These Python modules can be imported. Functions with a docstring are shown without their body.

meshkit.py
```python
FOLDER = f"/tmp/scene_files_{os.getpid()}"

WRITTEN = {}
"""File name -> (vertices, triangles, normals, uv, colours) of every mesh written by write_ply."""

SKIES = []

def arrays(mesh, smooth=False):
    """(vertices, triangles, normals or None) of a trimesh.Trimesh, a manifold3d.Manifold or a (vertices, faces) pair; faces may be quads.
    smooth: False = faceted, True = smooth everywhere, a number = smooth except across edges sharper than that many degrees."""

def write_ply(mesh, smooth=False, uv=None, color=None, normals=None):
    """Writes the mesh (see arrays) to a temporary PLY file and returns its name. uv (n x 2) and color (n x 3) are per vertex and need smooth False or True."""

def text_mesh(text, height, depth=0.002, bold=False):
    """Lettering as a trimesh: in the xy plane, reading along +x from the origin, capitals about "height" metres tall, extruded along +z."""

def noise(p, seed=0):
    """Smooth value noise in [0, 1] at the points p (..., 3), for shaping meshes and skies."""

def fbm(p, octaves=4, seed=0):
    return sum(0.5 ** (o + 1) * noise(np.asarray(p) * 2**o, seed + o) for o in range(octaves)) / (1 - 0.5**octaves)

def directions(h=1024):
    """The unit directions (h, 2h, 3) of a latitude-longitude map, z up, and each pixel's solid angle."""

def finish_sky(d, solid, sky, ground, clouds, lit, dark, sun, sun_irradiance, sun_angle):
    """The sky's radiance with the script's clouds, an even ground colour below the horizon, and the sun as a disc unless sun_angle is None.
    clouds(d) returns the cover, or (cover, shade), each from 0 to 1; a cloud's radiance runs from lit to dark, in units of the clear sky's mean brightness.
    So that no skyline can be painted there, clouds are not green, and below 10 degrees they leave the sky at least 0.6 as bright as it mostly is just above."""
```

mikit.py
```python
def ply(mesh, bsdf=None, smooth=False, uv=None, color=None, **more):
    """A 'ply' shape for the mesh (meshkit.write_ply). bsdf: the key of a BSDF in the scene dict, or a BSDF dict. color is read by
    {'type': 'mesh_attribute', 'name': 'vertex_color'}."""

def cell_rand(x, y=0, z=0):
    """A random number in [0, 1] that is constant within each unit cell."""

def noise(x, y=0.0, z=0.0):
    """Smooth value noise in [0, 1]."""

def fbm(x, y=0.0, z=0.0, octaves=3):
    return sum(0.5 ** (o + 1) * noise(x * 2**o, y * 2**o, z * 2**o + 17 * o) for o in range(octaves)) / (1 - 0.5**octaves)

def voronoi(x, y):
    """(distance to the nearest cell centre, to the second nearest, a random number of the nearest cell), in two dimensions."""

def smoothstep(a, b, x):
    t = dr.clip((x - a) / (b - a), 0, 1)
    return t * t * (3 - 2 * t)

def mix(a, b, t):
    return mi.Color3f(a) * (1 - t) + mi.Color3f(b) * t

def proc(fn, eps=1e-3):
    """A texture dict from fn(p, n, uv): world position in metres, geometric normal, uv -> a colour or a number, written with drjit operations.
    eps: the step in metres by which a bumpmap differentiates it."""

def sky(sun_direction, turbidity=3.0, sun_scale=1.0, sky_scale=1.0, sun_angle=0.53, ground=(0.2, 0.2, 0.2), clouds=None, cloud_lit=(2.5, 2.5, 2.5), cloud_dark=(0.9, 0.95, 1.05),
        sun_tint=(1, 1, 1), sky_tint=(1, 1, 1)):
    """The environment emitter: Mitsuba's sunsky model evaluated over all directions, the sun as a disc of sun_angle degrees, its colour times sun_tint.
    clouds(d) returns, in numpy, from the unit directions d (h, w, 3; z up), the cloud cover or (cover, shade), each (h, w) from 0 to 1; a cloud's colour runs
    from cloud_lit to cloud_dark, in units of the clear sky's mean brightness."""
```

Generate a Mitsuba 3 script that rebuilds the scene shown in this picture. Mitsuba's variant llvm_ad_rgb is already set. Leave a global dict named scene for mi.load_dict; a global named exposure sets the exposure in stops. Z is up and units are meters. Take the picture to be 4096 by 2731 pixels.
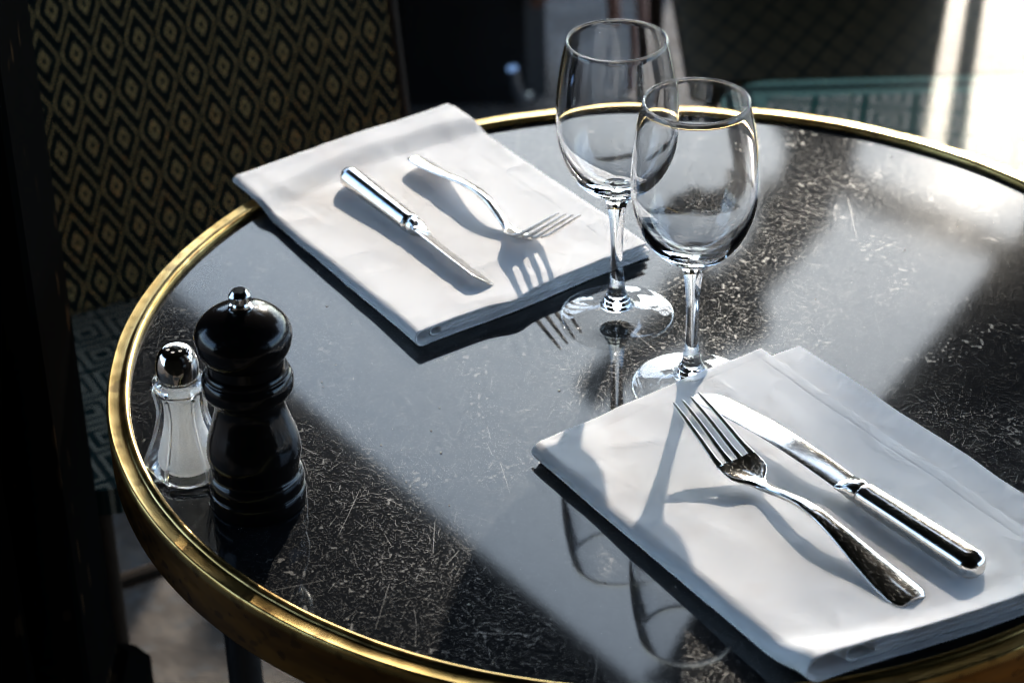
import math
import numpy as np
import drjit as dr
import mitsuba as mi
import trimesh
from shapely.geometry import Polygon, box
import mikit
import meshkit
from mikit import proc, noise, fbm, cell_rand, smoothstep, mix

T = mi.ScalarTransform4f
RNG = np.random.default_rng(7)
TZ = 0.73                      # height of the table's rim above the pavement
scene, labels = {}, {}

# ------------------------------------------------------------------ camera, sky, exposure
cam_o = np.array([-0.0954, -1.2909, 0.8017 + TZ])
cam_f = np.array([0.0, 0.85140, -0.52451])
cam_u = np.array([0.02704, 0.52432, 0.85109])
scene['camera'] = {
    'type': 'thinlens', 'fov': 24.085, 'fov_axis': 'x',
    'aperture_radius': 0.0052, 'focus_distance': 1.44,
    'near_clip': 0.05, 'far_clip': 2000.0,
    'to_world': T().look_at(origin=cam_o.tolist(), target=(cam_o + cam_f).tolist(), up=cam_u.tolist())}

SUN_AZ, SUN_EL = math.radians(12.8), math.radians(24.5)
sun_dir = (math.sin(SUN_AZ) * math.cos(SUN_EL), math.cos(SUN_AZ) * math.cos(SUN_EL), math.sin(SUN_EL))


def clouds(d):
    q = d / np.maximum(d[..., 2:3] + 0.25, 0.05)
    n = meshkit.fbm(q * np.array([1.3, 1.3, 0.0]) + 3.1, 5, seed=4)
    cos = np.clip(d @ np.array(sun_dir), -1, 1)
    veil = np.exp(-(np.degrees(np.arccos(cos)) / 15.0) ** 1.4)      # thin bright cloud round the sun
    cover = np.clip((n - 0.45) * 2.6, 0, 1) * 0.35
    cover = 1 - (1 - cover) * (1 - veil * (0.55 + 0.45 * n))
    return cover, np.clip(1.0 - veil * 1.6, 0, 1)


scene['sky'] = mikit.sky(sun_dir, turbidity=3.5, sun_scale=0.95, sky_scale=4.0, sun_angle=0.9, clouds=clouds, cloud_lit=(2.7, 2.75, 2.95), cloud_dark=(1.5, 1.5, 1.55),
                         sun_tint=(0.82, 0.965, 1.30), sky_tint=(0.85, 0.965, 1.11))
exposure = 2.45


# ------------------------------------------------------------------ helpers
def num(key):
    if key not in scene and key not in labels:
        return key
    k = 1
    while f'{key}_{k:03d}' in scene or f'{key}_{k:03d}' in labels:
        k += 1
    return f'{key}_{k:03d}'


def thing(name, label, category, group=None, kind=None):
    key = num(name)
    labels[key] = {'label': label, 'category': category}
    if group:
        labels[key]['group'] = group
    return key


def part(parent, name, mesh, bsdf, smooth=False, label=None, kind=None, **more):
    key = num(f'{parent}__{name}')
    scene[key] = mikit.ply(mesh, bsdf, smooth, **more)
    if label or kind:
        labels[key] = {k: v for k, v in (('label', label), ('kind', kind)) if v}
    return key


def structure(name, mesh, bsdf, label, smooth=False):
    scene[name] = mikit.ply(mesh, bsdf, smooth)
    labels[name] = {'label': label, 'kind': 'structure'}


def outward(v, f):
    v, f = np.asarray(v, float), np.asarray(f, int)
    m = trimesh.Trimesh(v, f, process=False)
    if m.volume < 0:
        f = f[:, ::-1]
    return v, f


def grid(P, wrap_i=False, wrap_j=False, cap=False):
    """triangles of a grid of points P (n, m, 3); cap closes the first and last row with a fan (rows wrap in j)."""
    n, m = P.shape[:2]
    i, j = np.meshgrid(np.arange(n - (not wrap_i)), np.arange(m - (not wrap_j)), indexing='ij')
    i, j = i.ravel(), j.ravel()
    i2, j2 = (i + 1) % n, (j + 1) % m
    a, b, c, d = i * m + j, i2 * m + j, i2 * m + j2, i * m + j2
    f = np.vstack([np.stack([a, b, c], 1), np.stack([a, c, d], 1)])
    v = P.reshape(-1, 3)
    if cap:
        k = np.arange(m)
        v = np.vstack([v, P[0].mean(0), P[-1].mean(0)])
        f = np.vstack([f, np.stack([np.full(m, n * m), k, (k + 1) % m], 1), np.stack([np.full(m, n * m + 1), (n - 1) * m + (k + 1) % m, (n - 1) * m + k], 1)])
    return v, f


def spline(pts, n):
    """points resampled along a Catmull-Rom curve through pts"""
    p = np.asarray(pts, float)
    p = np.vstack([2 * p[0] - p[1], p, 2 * p[-1] - p[-2]])
    seg = len(p) - 3
    t = np.linspace(0, seg, n)
    k = np.minimum(t.astype(int), seg - 1)
    t = (t - k)[:, None]
    a, b, c, d = p[k], p[k + 1], p[k + 2], p[k + 3]
    return 0.5 * (2 * b + (c - a) * t + (2 * a - 5 * b + 4 * c - d) * t ** 2 + (3 * b - a - 3 * c + d) * t ** 3)


def revolve(profile, n=96, facet=None):
    """profile: (r, z) rows -> open surface of revolution"""
    p = np.asarray(profile, float)
    th = np.arange(n) * 2 * np.pi / n
    r = np.repeat(p[:, :1], n, 1)
    if facet is not None:
        r = facet(r, p[:, 1][:, None], th[None])
    P = np.stack([r * np.cos(th), r * np.sin(th), np.repeat(p[:, 1:], n, 1)], -1)
    return grid(P, wrap_j=True)


def flip_to(vf, ref_sign=1):
    return vf


def tube(path, r, n=10, cap=True):
    p = np.asarray(path, float)
    r = np.broadcast_to(np.asarray(r, float), (len(p),))
    t = np.gradient(p, axis=0)
    t /= np.linalg.norm(t, axis=1, keepdims=True)
    ref = np.array([0.013, 0.021, 1.0]) if np.abs(t[:, 2]).mean() < 0.8 else np.array([1.0, 0.02, 0.01])
    a = np.cross(t, ref)
    a /= np.linalg.norm(a, axis=1, keepdims=True)
    b = np.cross(t, a)
    th = np.arange(n) * 2 * np.pi / n
    P = p[:, None] + r[:, None, None] * (np.cos(th)[None, :, None] * a[:, None] + np.sin(th)[None, :, None] * b[:, None])
    return outward(*grid(P, wrap_j=True, cap=cap))


def join(*meshes):
    vs, fs, at = [], [], 0
    for v, f in meshes:
        vs.append(np.asarray(v, float)); fs.append(np.asarray(f, int) + at); at += len(v)
    return np.vstack(vs), np.vstack(fs)


def move(vf, off):
    return np.asarray(vf[0], float) + np.asarray(off, float), vf[1]


def rounded_rect(x0, y0, x1, y1, r, n=8):
    return box(x0 + r, y0 + r, x1 - r, y1 - r).buffer(r, quad_segs=n)


def slab(poly, t0, t1, O, U, V, N):
    """extruded outline: plane coordinates (u, v) kept as uv; O origin, U V N axes"""
    m = trimesh.creation.extrude_polygon(poly, t1 - t0, engine='earcut')
    p = np.array(m.vertices)
    v = np.asarray(O) + p[:, :1] * np.asarray(U) + p[:, 1:2] * np.asarray(V) + (p[:, 2:] + t0) * np.asarray(N)
    v, f = outward(v, np.array(m.faces))
    return v, f, p[:, :2].copy()


def rbox(x0, y0, z0, x1, y1, z1, c=0.004):
    """box with chamfered upright edges and top"""
    poly = box(x0, y0, x1, y1)
    a = np.array(poly.buffer(-c, join_style=2).exterior.coords)[:-1]
    o = np.array([[x0 + c, y0], [x1 - c, y0], [x1, y0 + c], [x1, y1 - c], [x1 - c, y1], [x0 + c, y1], [x0, y1 - c], [x0, y0 + c]])
    cc = np.array([(x0 + x1) / 2, (y0 + y1) / 2])
    inn = cc + (o - cc) * (1 - 2 * c / np.array([x1 - x0, y1 - y0]))
    rows = [np.c_[o, np.full(8, z0)], np.c_[o, np.full(8, z1 - c)], np.c_[inn, np.full(8, z1)]]
    return outward(*grid(np.array(rows), wrap_j=True, cap=True))


# ------------------------------------------------------------------ materials
def principled(color, rough, **kw):
    c = color if isinstance(color, dict) else {'type': 'rgb', 'value': list(color)}
    r = rough
    return {'type': 'twosided', 'bsdf': {'type': 'principled', 'base_color': c, 'roughness': r, **kw}}


def bump(tex, scale, inner):
    return {'type': 'twosided', 'bsdf': {'type': 'bumpmap', 'arbitrary': tex, 'scale': scale, 'bsdf': inner['bsdf'] if inner['type'] == 'twosided' else inner}}


def segment(p, cell, rot, width, keep, seed, lmin=0.25):
    """soft mask of random straight scratches, one per cell"""
    c, s = math.cos(rot), math.sin(rot)
    x, y = (p.x * c - p.y * s) / cell + seed * 7.3, (p.x * s + p.y * c) / cell + seed * 3.7
    ix, iy = dr.floor(x), dr.floor(y)
    fx, fy = x - ix - 0.5, y - iy - 0.5
    a = (cell_rand(ix, iy, seed) - 0.5) * 2.6
    ln = (lmin + (0.5 - lmin) * cell_rand(ix, iy, seed + 11))
    fx -= (cell_rand(ix, iy, seed + 23) - 0.5) * (1 - 2 * ln) * 0.9
    fy -= (cell_rand(ix, iy, seed + 31) - 0.5) * (1 - 2 * ln) * 0.9
    ca, sa = dr.cos(a), dr.sin(a)
    # slightly curved
    al = fx * ca + fy * sa
    pe = -fx * sa + fy * ca + (cell_rand(ix, iy, seed + 57) - 0.5) * 0.05 * al * al
    on = dr.select(cell_rand(ix, iy, seed + 41) < keep, 1.0, 0.0) * (0.35 + 0.65 * cell_rand(ix, iy, seed + 47))
    w = width / cell
    return on * dr.clip(1.4 - dr.abs(pe) / w, 0, 1) * smoothstep(ln, ln * 0.8, dr.abs(al))


def table_scratch(p, n, uv):
    m = segment(p, 0.0040, 0.3, 0.00006, 0.6, 1, 0.08)
    m = dr.maximum(m, segment(p, 0.0062, 1.1, 0.00007, 0.55, 2, 0.12))
    m = dr.maximum(m, segment(p, 0.0030, 2.0, 0.00005, 0.6, 3, 0.06))
    m = dr.maximum(m, segment(p, 0.0095, 0.8, 0.00007, 0.55, 4, 0.15))
    m = dr.maximum(m, segment(p, 0.0180, 1.6, 0.00008, 0.45, 5, 0.2))
    m = dr.maximum(m, segment(p, 0.065, 0.5, 0.00011, 0.4, 6, 0.2))
    m = dr.maximum(m, 0.8 * segment(p, 0.0021, 2.6, 0.00005, 0.7, 12, 0.06))
    m = dr.maximum(m, 0.9 * segment(p, 0.0048, 0.9, 0.00006, 0.6, 13, 0.12))
    wear = smoothstep(0.25, 0.75, fbm(p.x * 9 + 3, p.y * 9, 0.0, 3))
    spots = smoothstep(0.80, 0.86, noise(p.x * 420, p.y * 420, 2.0)) * smoothstep(0.62, 0.7, noise(p.x * 60, p.y * 60, 8.0))
    return dr.clip(m * (0.22 + 0.85 * wear) + 0.002 + 0.006 * wear + 0.22 * spots, 0, 1)


def table_rough(p, n, uv):
    return 0.036 + 0.035 * dr.square(fbm(p.x * 6, p.y * 6, 5.0, 4))


scene['m_tabletop'] = {'type': 'twosided', 'bsdf': {
    'type': 'blendbsdf', 'weight': proc(table_scratch),
    'a': {'type': 'principled', 'base_color': {'type': 'rgb', 'value': [0.006, 0.007, 0.009]}, 'roughness': proc(table_rough), 'eta': 1.5},
    'b': {'type': 'principled', 'base_color': {'type': 'rgb', 'value': [0.06, 0.06, 0.063]}, 'roughness': 0.49, 'eta': 2.6}}}


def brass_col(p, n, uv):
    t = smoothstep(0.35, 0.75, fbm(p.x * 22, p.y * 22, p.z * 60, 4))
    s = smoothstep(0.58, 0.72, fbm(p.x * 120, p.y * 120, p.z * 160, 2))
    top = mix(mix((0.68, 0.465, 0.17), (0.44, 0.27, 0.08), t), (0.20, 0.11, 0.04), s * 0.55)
    band = mix(mix((0.36, 0.16, 0.032), (0.19, 0.08, 0.018), t), (0.08, 0.04, 0.016), s * 0.6)      # upright side painted darker, as if mirroring shaded ground; blotches are tarnish
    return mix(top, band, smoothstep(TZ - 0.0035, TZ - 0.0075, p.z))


def brass_rough(p, n, uv):
    return 0.16 + 0.2 * fbm(p.x * 60, p.y * 60, p.z * 90, 3)


def brass_bump(p, n, uv):
    return fbm(p.x * 35, p.y * 35, p.z * 60, 3)


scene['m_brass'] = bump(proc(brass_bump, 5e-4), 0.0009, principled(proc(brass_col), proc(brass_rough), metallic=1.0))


def silver_rough(p, n, uv):
    s = segment(p, 0.0032, 0.4, 0.00008, 0.8, 8) + segment(p, 0.0045, 1.3, 0.00008, 0.8, 9)
    return 0.07 + 0.07 * fbm(p.x * 80, p.y * 80, p.z * 80, 3) + 0.3 * dr.clip(s, 0, 1)


def silver_col(p, n, uv):
    t = smoothstep(0.5, 0.75, fbm(p.x * 150, p.y * 150, p.z * 150, 3))
    return mix((0.80, 0.76, 0.71), (0.55, 0.49, 0.43), t * 0.7)


scene['m_silver'] = principled(proc(silver_col), proc(silver_rough), metallic=1.0)
scene['m_etch'] = principled((0.5, 0.5, 0.5), 0.6, metallic=0.6)
scene['m_chrome'] = principled((0.72, 0.68, 0.62), 0.06, metallic=1.0)
scene['m_glass'] = {'type': 'dielectric', 'int_ior': 1.5, 'ext_ior': 1.0}
scene['m_thin_glass'] = {'type': 'thindielectric', 'int_ior': 1.5, 'ext_ior': 1.0}
def salt_col(p, n, uv):
    return mix((0.80, 0.79, 0.77), (0.96, 0.95, 0.93), noise(p.x * 1600, p.y * 1600, p.z * 1600))


scene['m_salt'] = {'type': 'principledthin', 'base_color': proc(salt_col), 'roughness': 0.8, 'diff_trans': 1.0}
scene['m_hole'] = principled((0.55, 0.52, 0.48), 0.7)


def mill_rough(p, n, uv):
    return 0.09 + 0.10 * fbm(p.x * 90, p.y * 90, p.z * 90, 3) + 0.15 * smoothstep(0.66, 0.74, fbm(p.x * 300, p.y * 300, p.z * 300, 2))


scene['m_mill'] = principled((0.006, 0.005, 0.005), proc(mill_rough), eta=1.4)


def weave_bump(p, n, uv):
    u, v = uv.x, uv.y
    k = 2 * math.pi / 0.00105
    tw = dr.sin(u * k) * dr.sin(v * k)
    hem = 0.0
    for d in (u - 0.168, v - 0.2500):
        hem = hem - 1.0 * dr.exp(-dr.square(d / 0.0006)) + 0.7 * smoothstep(-0.0004, 0.0008, d)
    line = dr.abs(noise(u * 26 + 4, v * 17, 3.0) - 0.5) * 2
    return 0.5 * tw + 1.2 * fbm(p.x * 160, p.y * 160, p.z * 160, 3) + hem + 0.9 * smoothstep(0.05, 0.0, line) * noise(u * 60, v * 60, 9.0)


def cloth_col(p, n, uv):
    t = fbm(p.x * 40, p.y * 40, p.z * 40, 3)
    s = smoothstep(0.62, 0.78, fbm(p.x * 30 + 9, p.y * 30, 4.0, 3))
    return mix(mix((0.85, 0.835, 0.84), (0.88, 0.87, 0.875), t), (0.80, 0.76, 0.75), s * 0.5)


scene['m_cloth'] = bump(proc(weave_bump, 2e-4), 0.00022, principled(proc(cloth_col), 0.85, specular=0.2, sheen=0.15))


def floor_col(p, n, uv):
    a = fbm(p.x * 26, p.y * 26, 0.0, 4)
    b = fbm(p.x * 90 + 5, p.y * 90, 3.0, 3)
    c = mix((0.065, 0.051, 0.041), (0.118, 0.098, 0.081), smoothstep(0.3, 0.7, a))
    c = mix(c, (0.085, 0.09, 0.095), smoothstep(0.55, 0.75, b) * 0.6)
    return mix(c, (0.05, 0.05, 0.05), smoothstep(0.72, 0.8, fbm(p.x * 140, p.y * 140, 7.0, 2)) * 0.6)


def floor_bump(p, n, uv):
    return fbm(p.x * 220, p.y * 220, 1.0, 3)


scene['m_floor'] = bump(proc(floor_bump, 1e-3), 0.002, principled(proc(floor_col), 0.85))


# woven plastic cane: concentric hexagonal diamonds, set row by row with half a repeat of offset
def weave_cell(uv, q=0.00165):
    u = (dr.floor(uv.x / q) + 0.5) * q
    v = (dr.floor(uv.y / q) + 0.5) * q
    return u, v


def strand(uv, q):
    x, y = uv.x / q, uv.y / q
    fx, fy = x - dr.floor(x) - 0.5, y - dr.floor(y) - 0.5
    return dr.clip(1.25 - 2.6 * (fx * fx + fy * fy), 0, 1)


def diamonds(u, v, pa, pr, k, lean=0.0):
    best = mi.Float(9.0)
    r = dr.floor(v / pr)
    for dj in (0.0, 1.0, -1.0, 2.0):
        row = r + dj
        off = 0.5 * pa * (row - 2 * dr.floor(row / 2))
        x = (u - off) / pa + lean * (v / pr - row)
        du = dr.abs(x - dr.round(x)) * 2
        dv = dr.abs(v / pr - row)
        m = dv + k * du
        best = dr.minimum(best, dr.select(m > 0.48, dr.maximum(m, 0.76 * du), m))
    return best


def rings(m, dark, light, core):
    t = smoothstep(0.580, 0.60, m) * smoothstep(0.69, 0.67, m)
    t = dr.maximum(t, smoothstep(0.11, 0.13, m) * smoothstep(0.275, 0.255, m))
    c = mix(dark, light, t)
    return mix(c, core, smoothstep(0.12, 0.10, m))


def cane_left_back(p, n, uv):
    u, v = weave_cell(uv, 0.0011)
    m = diamonds(u - 0.1041, v - 0.2247 + 0.41, 0.0285, 0.041, 0.67, 0.07)
    s = strand(uv, 0.0011)
    var = 0.8 + 0.4 * cell_rand(dr.floor(uv.x / 0.0011), dr.floor(uv.y / 0.0011), 3)
    worn = 0.75 + 0.5 * fbm(p.x * 9, p.y * 9, p.z * 9, 3)
    return rings(m, (0.005, 0.010, 0.009), (0.42, 0.285, 0.11), (0.005, 0.010, 0.010)) * (s * var * worn)


def cane_left_seat(p, n, uv):
    u, v = weave_cell(uv, 0.0018)
    pa = 0.040
    a, b = u / pa, v / pa
    m = dr.maximum(dr.abs(a - dr.round(a)), dr.abs(b - dr.round(b))) * 2
    t = smoothstep(0.66, 0.68, m) * smoothstep(0.90, 0.88, m)
    t = dr.maximum(t, smoothstep(0.22, 0.24, m) * smoothstep(0.46, 0.44, m))
    return mix((0.012, 0.03, 0.028), (0.30, 0.27, 0.20), t) * strand(uv, 0.0018)


def cane_green(p, n, uv):
    u, v = weave_cell(uv, 0.0024)
    a = (u * 0.978 + v * 0.208) / 0.050
    b = (v * 0.978 - u * 0.208) / 0.050
    m = dr.maximum(dr.abs(a - dr.round(a)), dr.abs(b - dr.round(b))) * 2
    t = smoothstep(0.56, 0.60, m) * smoothstep(0.86, 0.82, m)
    t = dr.maximum(t, smoothstep(0.12, 0.16, m) * smoothstep(0.42, 0.38, m))
    c = mix((0.005, 0.085, 0.060), (0.60, 0.52, 0.40), t)
    e = dr.minimum(u, 0.43 - v)                       # bound border: two pale green bands
    c = mix(c, (0.22, 0.36, 0.27), smoothstep(0.040, 0.037, e))
    c = mix(c, (0.008, 0.03, 0.022), smoothstep(0.026, 0.024, e) * smoothstep(0.012, 0.014, e))
    return c * strand(uv, 0.0024)


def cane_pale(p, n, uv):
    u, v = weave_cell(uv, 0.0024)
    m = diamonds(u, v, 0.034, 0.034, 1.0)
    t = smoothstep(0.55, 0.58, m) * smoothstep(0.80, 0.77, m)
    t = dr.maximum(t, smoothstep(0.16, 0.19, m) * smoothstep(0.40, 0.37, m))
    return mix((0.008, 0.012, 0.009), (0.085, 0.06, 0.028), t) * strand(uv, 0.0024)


scene['m_cane_left_back'] = principled(proc(cane_left_back), 0.6, specular=0.08)
scene['m_cane_left_seat'] = principled(proc(cane_left_seat), 0.6, specular=0.08)
scene['m_cane_green'] = principled(proc(cane_green), 0.42, specular=0.06)
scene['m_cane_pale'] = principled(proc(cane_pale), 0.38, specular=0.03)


def rattan_col(p, n, uv):
    return mix((0.010, 0.006, 0.003), (0.030, 0.016, 0.008), fbm(p.x * 120, p.y * 120, p.z * 40, 3))


scene['m_rattan'] = principled(proc(rattan_col), 0.6, specular=0.15)


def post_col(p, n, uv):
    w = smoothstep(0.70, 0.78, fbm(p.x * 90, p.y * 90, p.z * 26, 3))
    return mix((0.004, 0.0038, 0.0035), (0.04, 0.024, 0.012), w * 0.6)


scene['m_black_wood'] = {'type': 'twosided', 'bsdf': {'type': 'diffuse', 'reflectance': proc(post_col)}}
scene['m_cast_iron'] = principled((0.008, 0.008, 0.008), 0.35)
scene['m_black_leather'] = principled((0.010, 0.010, 0.011), 0.6, specular=0.3)
scene['m_tan_leather'] = principled((0.22, 0.10, 0.065), 0.5)
scene['m_steel'] = principled((0.25, 0.30, 0.36), 0.25, metallic=1.0)
scene['m_canopy'] = principled((0.010, 0.014, 0.012), 0.9, specular=0.1)


def bark_col(p, n, uv):
    return mix((0.02, 0.017, 0.014), (0.06, 0.05, 0.04), fbm(p.x * 20, p.y * 20, p.z * 6, 3))


scene['m_bark'] = principled(proc(bark_col), 0.9)
scene['m_leaf'] = principled((0.02, 0.035, 0.012), 0.7)
scene['m_dust'] = principled((0.62, 0.54, 0.46), 0.8)
scene['m_crumb'] = principled((0.72, 0.46, 0.12), 0.8)

# ------------------------------------------------------------------ pavement
g = 900.0
structure('pavement', (np.array([[-g, -g, 0], [g, -g, 0], [g, g, 0], [-g, g, 0.0]]), np.array([[0, 1, 2], [0, 2, 3]])), 'm_floor',
          'mottled brown and grey pavement under the cafe tables')

# ------------------------------------------------------------------ table
R, ZS = 0.35, TZ - 0.0034       # rim radius, height of the black top
tb = thing('cafe_table', 'round scratched black bistro table with a brass rim', 'table')
ring_r = np.linspace(0, 0.3372, 40)
part(tb, 'table_top', move(outward(*grid(np.array([[[r * math.cos(a), r * math.sin(a), z] for a in np.linspace(0, 2 * np.pi, 160, endpoint=False)]
     for r, z in [(1e-4, 0)] + [(r, 0) for r in ring_r[1:]] + [(0.3372, -0.024), (1e-4, -0.024)]]), wrap_j=True)), (0, 0, ZS)), 'm_tabletop', False,
     label='black table top covered in fine scratches')
prof = [(0.3352, -0.0030), (0.3353, -0.0008), (0.3360, 0.0006), (0.3374, 0.0014), (0.3390, 0.0012), (0.3402, 0.0006), (0.3410, -0.0002), (0.3424, -0.0006), (0.3450, -0.0007),
        (0.3474, -0.0006), (0.3488, -0.0005), (0.3496, -0.0012), (0.3500, -0.0026), (0.3501, -0.006), (0.3501, -0.020), (0.3500, -0.0345), (0.3494, -0.0362), (0.3470, -0.0368), (0.3400, -0.0368), (0.3374, -0.0368)]
prof = np.array(prof)
fine = np.vstack([spline(prof[:13], 60), spline(prof[12:17], 20)[1:], prof[17:]])
v, f = revolve(fine, 420)
v = np.array(v)
ang = np.arctan2(v[:, 1], v[:, 0])
dent = (meshkit.fbm(np.c_[np.cos(ang) * 9, np.sin(ang) * 9, v[:, 2] * 40], 4, seed=3) - 0.5)
rad = np.hypot(v[:, 0], v[:, 1])
v[:, :2] *= (1 + dent * 0.0012 * (rad > 0.341) / rad * 0.35 * 2)[:, None]
v[:, 2] += dent * 0.0008 * (rad > 0.3365)
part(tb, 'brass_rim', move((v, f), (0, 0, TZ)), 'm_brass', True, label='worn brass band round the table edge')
for k in range(4):
    a = math.radians(165.6 + 90 * k)
    x, y = 0.306 * math.cos(a), 0.306 * math.sin(a)
    pth = [(x, y, TZ - 0.028), (x, y, 0.5), (x, y, 0.25), (x, y, 0.012)]
    part(tb, 'leg', tube(spline(pth, 14), np.interp(np.linspace(0, 1, 14), [0, 0.5, 1], [0.0135, 0.0125, 0.011]), 14), 'm_cast_iron', 40)
    part(tb, 'foot_cap', move(outward(*revolve([(1e-4, 0), (0.018, 0), (0.019, 0.004), (0.013, 0.013), (1e-4, 0.013)], 20)), (x, y, 0.0)), 'm_cast_iron', 40)
sv, sf = [], []
for _ in range(420):                                                # specks of dust and crumbs on the top
    r, a = 0.33 * math.sqrt(RNG.random()), RNG.random() * 2 * np.pi
    q = 0.00015 + 0.0006 * RNG.random() ** 5
    m = trimesh.creation.icosphere(0, q)
    sf += (np.array(m.faces) + len(sv)).tolist()
    sv += (np.array(m.vertices) * [1.2, 1, 0.6] + [r * math.cos(a), r * math.sin(a), ZS + 0.5 * q]).tolist()
part(tb, 'dust', (np.array(sv), np.array(sf)), 'm_dust', True, kind='stuff')
part(tb, 'apron', move(outward(*revolve([(0.27, -0.060), (0.285, -0.060), (0.285, -0.027), (0.27, -0.027), (0.27, -0.060)], 80)), (0, 0, TZ)), 'm_cast_iron', 30)


# ------------------------------------------------------------------ wine glasses
def glass_profile():
    outer_foot = [(0.0002, 0.0006), (0.030, 0.0005), (0.0355, 0.0006), (0.0368, 0.0015), (0.0366, 0.0026), (0.0345, 0.0033), (0.026, 0.0046), (0.0175, 0.0066), (0.0115, 0.0094), (0.0092, 0.0118)]
    stem = [(0.0092, 0.0118), (0.0084, 0.0140), (0.0080, 0.0152), (0.0066, 0.0175), (0.0054, 0.022), (0.0046, 0.029), (0.0040, 0.040), (0.0039, 0.052), (0.0043, 0.064), (0.0052, 0.075), (0.0066, 0.0835), (0.0088, 0.0882)]
    a, b, zc = 0.0379, 0.0527, 0.1405
    th = np.linspace(math.asin(0.0100 / a), np.pi / 2, 30)
    low = [(a * math.sin(t), zc - b * math.cos(t)) for t in th]
    t = np.linspace(0, 1, 22)[1:]
    L = 0.1941 - zc
    up = [(a - (a - 0.0312) * (0.25 * s ** 1.0 * s + 0.75 * s ** 2), zc + L * s) for s in t]
    bowl_out = [(0.0088, 0.0882)] + low + up
    rim = [(0.0315, 0.1950), (0.0312, 0.1956), (0.0304, 0.1959), (0.0297, 0.1956), (0.0293, 0.1949)]
    ai, zi = a - 0.0014, 0.0946
    bi = zc - zi
    upi = [(r - 0.0014 - 0.0002 * s, z) for (r, z), s in zip(up[::-1], t[::-1])]
    th = np.linspace(np.pi / 2, 0.006, 34)
    lowi = [(ai * math.sin(q), zc - bi * math.cos(q)) for q in th]
    return np.array(outer_foot), np.array(stem), np.array(bowl_out), np.array(rim), np.array(upi), np.array(lowi)


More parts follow.
